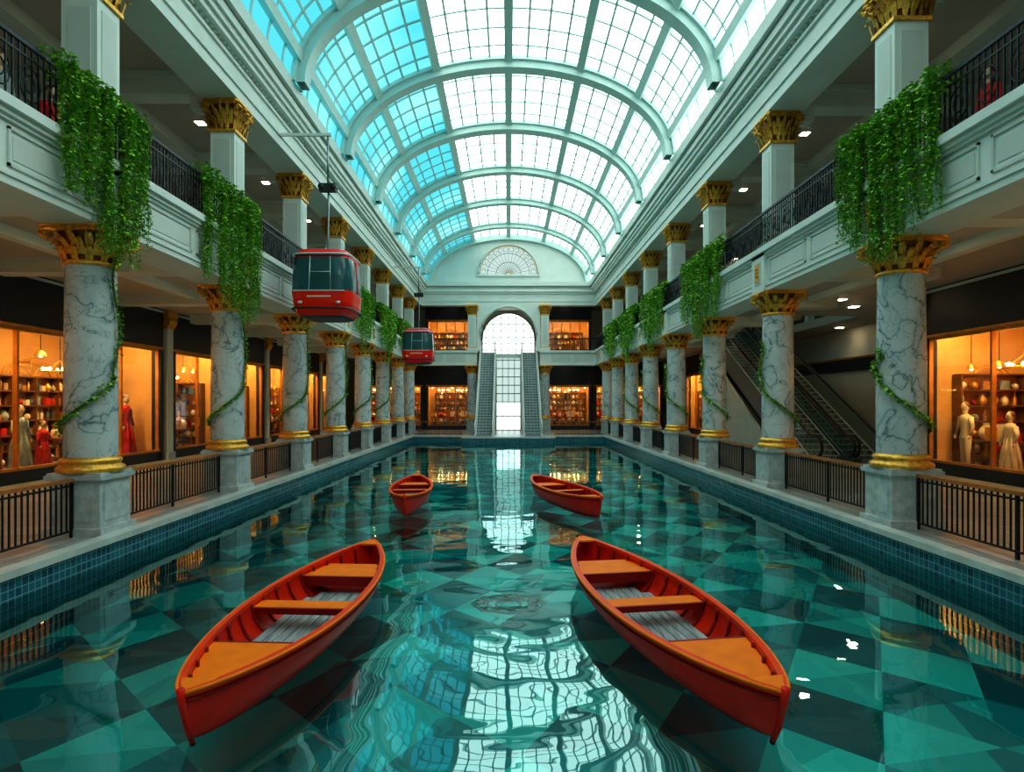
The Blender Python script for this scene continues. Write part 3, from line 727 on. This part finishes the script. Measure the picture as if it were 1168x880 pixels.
# ------------------------------------------------------------------ boats
def boatmesh(L=5.3,W=.62):
    b=MB(); NU=48; NV=10
    def hw(u): return W*max(0.,1-abs(u)**2.1)**.85
    def sh(u): return .39+.07*abs(u)**2.6
    def ke(u): return -.10+.14*abs(u)**5
    def P(u,v,off=0.,zmin=None):
        a=v*pi/2; w=max(0,hw(u)-off); k=ke(u)+off; s=sh(u)
        x=w*math.sin(a)**.75; z=k+(s-k)*(1-math.cos(a))**.95
        if zmin is not None: z=max(z,zmin)
        y=u*(L/2)*(1-.05*abs(u)**8*(1-v))*(1-off/L*1.5)
        return x,y,z
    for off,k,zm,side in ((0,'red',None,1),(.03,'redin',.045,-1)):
        vs=[];fs=[]
        for i in range(NU+1):
            u=-1+2*i/NU
            for j in range(-NV,NV+1):
                x,y,z=P(u,abs(j)/NV,off,zm); vs.append((x if j>=0 else -x,y,z))
        n=2*NV+1
        for i in range(NU):
            for j in range(2*NV):
                q=i*n+j; f=(q,q+1,q+n+1,q+n); fs.append(f if side>0 else f[::-1])
        b.add(vs,fs,k,True)
    for s in (-1,1):
        vs=[];fs=[]
        for i in range(NU+1):
            u=-1+2*i/NU; w=hw(u); y=u*L/2; z=sh(u)
            o=w+.022; q=max(0,w-.04)
            vs+=[(s*o,y,z-.035),(s*o,y,z+.015),(s*q,y,z+.015),(s*q,y,z-.035)]
        for i in range(NU):
            for j in range(4): fs.append((i*4+j,i*4+(j+1)%4,i*4+4+(j+1)%4,i*4+4+j))
        b.add(vs,fs,'gunw')
        b.tube([(s*(hw(-1+2*i/NU)+.026),(-1+2*i/NU)*L/2,sh(-1+2*i/NU)+.002) for i in range(NU+1)],.016,'orange',6)
        b.tube([(s*(hw(-1+2*i/NU)+.010),(-1+2*i/NU)*L/2,sh(-1+2*i/NU)-.07) for i in range(NU+1)],.012,'redrib',6)
    for s in (-1,1):
        b.tube([(0,s*L/2*.94,-.02),(0,s*L/2*.97,.15),(0,s*(L/2-.02),.35),(0,s*(L/2+.01),.49)],[.022,.026,.03,.034],'red',8)
        u0=.90; w=hw(u0); z=sh(u0)+.017
        b.add([(-w,s*u0*L/2,z),(w,s*u0*L/2,z),(0,s*L/2,sh(1)+.017)],[(0,1,2) if s>0 else (1,0,2)],'orange')
        b.add([(-w,s*u0*L/2,z-.03),(w,s*u0*L/2,z-.03),(w,s*u0*L/2,z),(-w,s*u0*L/2,z)],[(0,1,2,3)],'orange')
    for i in range(15):
        u=-.86+1.72*i/14
        for s in (-1,1):
            pts=[]
            for j in range(1,9):
                x,y,z=P(u,.2+.8*j/8*.97,.04,.06); pts.append((s*x,y,z))
            b.tube(pts,.02,'redrib',6)
    def wat(u,z):
        k=ke(u)+.03; s=sh(u); r=max(0.,min(1.,(z-k)/(s-k)))**(1/.95)
        a=math.acos(1-r); return max(0,hw(u)-.03)*math.sin(a)**.75
    def plate(u0,u1,z,t,k,n=8,inset=.0):
        vs=[];fs=[]
        for i in range(n+1):
            u=u0+(u1-u0)*i/n; w=wat(u,z)-inset; y=u*L/2
            vs+=[(-w,y,z),(w,y,z),(w,y,z-t),(-w,y,z-t)]
        for i in range(n):
            q=i*4
            for j in range(4): fs.append((q+j,q+4+j,q+4+(j+1)%4,q+(j+1)%4))
        fs+=[(0,1,2,3),(n*4+3,n*4+2,n*4+1,n*4)]
        b.add(vs,fs,k)
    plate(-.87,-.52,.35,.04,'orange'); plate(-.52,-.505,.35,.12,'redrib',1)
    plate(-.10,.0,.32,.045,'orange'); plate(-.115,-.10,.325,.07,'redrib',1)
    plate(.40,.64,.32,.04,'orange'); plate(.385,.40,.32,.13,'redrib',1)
    for j in range(-3,4):
        x0=j*.115-.052; u0,u1=(-.48,.42)
        if abs(j)==3: u0,u1=-.36,.32
        b.box(x0,x0+.104,u0*L/2,u1*L/2,.065,.09,'boards')
    for u in (-.4,-.15,.1,.35): b.box(-.36,.36,u*L/2-.03,u*L/2+.03,.05,.066,'redrib')
    return b.mesh("canoe")
bm=boatmesh()
def putboat(near,far,wf=1.,hf=1.):
    a=Vector(near); c=Vector(far); d=c-a; ang=math.atan2(-d.x,d.y)
    o=inst(bm,"rowing_canoe",((a.x+c.x)/2,(a.y+c.y)/2,WZ),ang); k=d.length/5.3; o.scale=(wf*k**.5,k,hf)
putboat((-2.50,4.78),(-2.2,10.15)); putboat((2.12,4.80),(1.22,10.4)); putboat((-2.46,14.8),(-2.83,19.4),.94,1.05); putboat((2.16,14.6),(.79,19.3),.95,1.05)

# ------------------------------------------------------------------ gondolas
def gondola():
    b=MB(); N=48
    def ring(hx,hy,z,p=5.):
        r=[]
        for i in range(N):
            a=2*pi*(i+.5)/N; c,s=math.cos(a),math.sin(a)
            r.append((hx*math.copysign(abs(c)**(2/p),c),hy*math.copysign(abs(s)**(2/p),s),z))
        return r
    levels=[(.55,.60,0),(.70,.74,.05),(.80,.84,.16),(.87,.91,.40),(.90,.94,.72),(.90,.94,.76),(.885,.925,1.2),(.84,.88,1.72),(.825,.865,1.78),(.80,.84,1.88),(.72,.76,1.97),(.55,.6,2.02)]
    rings=[ring(*l) for l in levels]
    for j in range(len(levels)-1):
        for i in range(N):
            k='gred'
            p=[rings[j][i],rings[j][(i+1)%N],rings[j+1][(i+1)%N],rings[j+1][i]]
            if 5<=j<=6:
                cx=sum(q[0] for q in p)/4; cy=sum(q[1] for q in p)/4
                if not (abs(cx)>.78 and abs(cy)>.80): k='glass_dark'
            if j==0: k='dark'
            if j>=10: k='steel'
            b.add(p,[(0,1,2,3)],k,True)
    b.add(rings[0],[tuple(range(N))[::-1]],'dark'); b.add(rings[-1],[tuple(range(N))],'steel')
    for s in (-1,1):
        b.tube([(-.28,s*.945,.76),(-.26,s*.89,1.74)],.014,'silver',6)
        b.tube([(.34,s*.945,.76),(.32,s*.89,1.74)],.010,'silver',6); b.tube([(-.28,s*.93,1.28),(.33,s*.93,1.28)],.010,'silver',6)
        b.tube([(s*.91,-.0,.76),(s*.85,-.0,1.74)],.022,'gred',6)
        b.box(-.74,.74,s*.935-.02,s*.935+.02,.72,.75,'silver')
        b.box(-.34,.34,s*.925-.015,s*.925+.015,.55,.59,'silver')
        b.tube([(-.7,s*.885,1.76),(.7,s*.885,1.76)],.02,'dark',6)
        for x in (-.55,.55): b.ball((x,s*.905,.40),.07,.03,.045,'silver',10,6)
    rr=ring(.885,.925,.24); b.tube(rr+[rr[0]],.03,'dark',6,caps=False)
    rr=ring(.86,.9,1.82); b.tube(rr+[rr[0]],.028,'silver',6,caps=False)
    b.box(-.45,.45,-.06,.06,2.02,2.12,'steel'); b.box(-.06,.06,-.45,.45,2.02,2.1,'steel')
    b.tube([(0,0,2.1),(0,0,2.5),(.02,0,3.4),(.02,0,4.1)],.035,'steel',8)
    b.box(-.25,.25,-.12,.12,3.9,4.12,'dark'); 
    for x in (-.18,.18): b.tube([(x,-.14,4.02),(x,.14,4.02)],.09,'dark',12)
    b.tube([(0,0,4.1),(0,0,5.6)],.03,'steel',8)
    b.box(-1.45,.1,-.04,.04,5.58,5.66,'white')
    return b.mesh("cable_car")
gm=gondola()
inst(gm,"cable_car",(-5.48,19.0,4.80)); inst(gm,"cable_car",(-5.2,36.3,4.55))

# ------------------------------------------------------------------ vines
def leaf(b,p,size,k):
    a=random.uniform(0,2*pi); d=Vector((math.cos(a),math.sin(a),random.uniform(-1.2,.1))).normalized()
    sd=d.cross(Vector((random.uniform(-.4,.4),random.uniform(-.4,.4),1))).normalized(); up=sd.cross(d)
    p=Vector(p); L=size; w=size*.42
    b.add([p,p+d*L*.5+sd*w+up*.1*L,p+d*L,p+d*L*.5-sd*w+up*.1*L],[(0,1,2),(0,2,3)],k)
LK=['leaf','leaf2','leaf2']
def vines(sgn,y0,y1,dens,zlo,lsz=.075,name="hanging_vine",peak=.5):
    b=MB(); n=int((y1-y0)*dens)
    ncl=max(3,int((y1-y0)*2.2))
    for i in range(n):
        t=(i+.5)/n
        ci=(int(t*ncl)+.5)/ncl; tt=ci+(t-ci)*.62
        y=y0+(y1-y0)*tt+random.uniform(-.04,.04)
        env=max(.15,1-abs(ci-peak)*1.0-.25*math.sin(ci*37)**2)
        x=sgn*(XF-.12-random.uniform(0,.20)); ztop=ZF+1.05+random.uniform(-.15,.1)
        zb=zlo+(1-env)*1.7+random.uniform(0,.9)*random.random()
        L=ztop-zb; st=.04*(lsz/.075)
        ph=random.uniform(0,6)
        m=int(L/st); pts=[]
        for j in range(m):
            q=j/m; yy=y+.05*math.sin(ph+q*5); xx=x+sgn*.03*math.sin(ph+q*7); zz=ztop-L*q
            if j%4==0: pts.append((xx,yy,zz))
            for r in range(3):
                leaf(b,(xx+random.uniform(-.04,.04),yy+random.uniform(-.05,.05),zz),lsz*random.uniform(.75,1.3)*(1-.3*q),random.choice(LK))
        if len(pts)>1: b.tube(pts,.006,'stem',3,smooth=False)
    for i in range(int((y1-y0)*260)):
        y=random.uniform(y0,y1); a=random.uniform(0,2*pi); r=random.random()**.5
        leaf(b,(sgn*(XF-.05)+.26*r*math.cos(a),y,ZF+1.02+.24*r*math.sin(a)),lsz*1.2,random.choice(LK))
    b.obj(name)
vines(-1,9.35,11.7,24,4.3,peak=.72); vines(-1,13.9,17.0,19,4.0,peak=.7)
vines(-1,27.5,31.0,9,4.6,.11); vines(-1,33,37.5,8,4.6,.13); vines(-1,39,43,7,4.8,.15)
vines(1,9.75,12.8,22,4.6,peak=.5); vines(1,19.9,24.2,13,4.4,.085); vines(1,27.4,31.5,9,4.6,.11); vines(1,33.5,38,8,4.6,.13); vines(1,39.5,43.5,7,4.8,.15)
def garland(sgn,x,y,ztop,dens=1.):
    b=MB(); pts=[]
    a0=0 if sgn<0 else pi
    for j in range(20): pts.append((x+.45*math.cos(a0),y-.10*math.sin(j*.4),ztop+(2.75-ztop)*j/19))
    for j in range(1,30):
        t=j/29; a=a0 + (-pi*1.05*t if sgn<0 else pi*1.05*t)
        pts.append((x+.465*math.cos(a),y+.465*math.sin(a),2.75-1.05*t+.12*math.sin(t*pi)*-1))
    b.tube(pts,.02,'stem',5)
    for i in range(len(pts)-1):
        p=Vector(pts[i]);q=Vector(pts[i+1])
        for r in range(int(9*dens)):
            c=p.lerp(q,random.random())+Vector([random.uniform(-.05,.05) for _ in range(3)])
            leaf(b,c,.07/dens**.5*random.uniform(.7,1.2),random.choice(LK))
    b.obj("column_garland")
for i,y in enumerate(LY[1:7]): garland(-1,-XC,y,4.9,1 if i<2 else .5)
for i,y in enumerate(RY[1:7]): garland(1,XC,y,3.3 if i==0 else 4.0,1 if i<2 else .5)

# ------------------------------------------------------------------ world, camera
w=bpy.data.worlds.new("World"); sc.world=w; w.use_nodes=True
w.node_tree.nodes["Background"].inputs[0].default_value=(.5,.75,.85,1); w.node_tree.nodes["Background"].inputs[1].default_value=.4
cam=bpy.data.cameras.new("Camera"); co=bpy.data.objects.new("Camera",cam); sc.collection.objects.link(co)
co.location=(0,0,CH); co.rotation_euler=(pi/2,0,0); cam.sensor_width=36; cam.lens=714/1168*36
cam.shift_x=4/1168; cam.shift_y=20/1168; cam.clip_end=300
sc.camera=co
sc.view_settings.view_transform='Standard'
for lk in ('Medium High Contrast','None'):
    try:
        sc.view_settings.look=lk; break
    except Exception: pass
sc.view_settings.exposure=.05
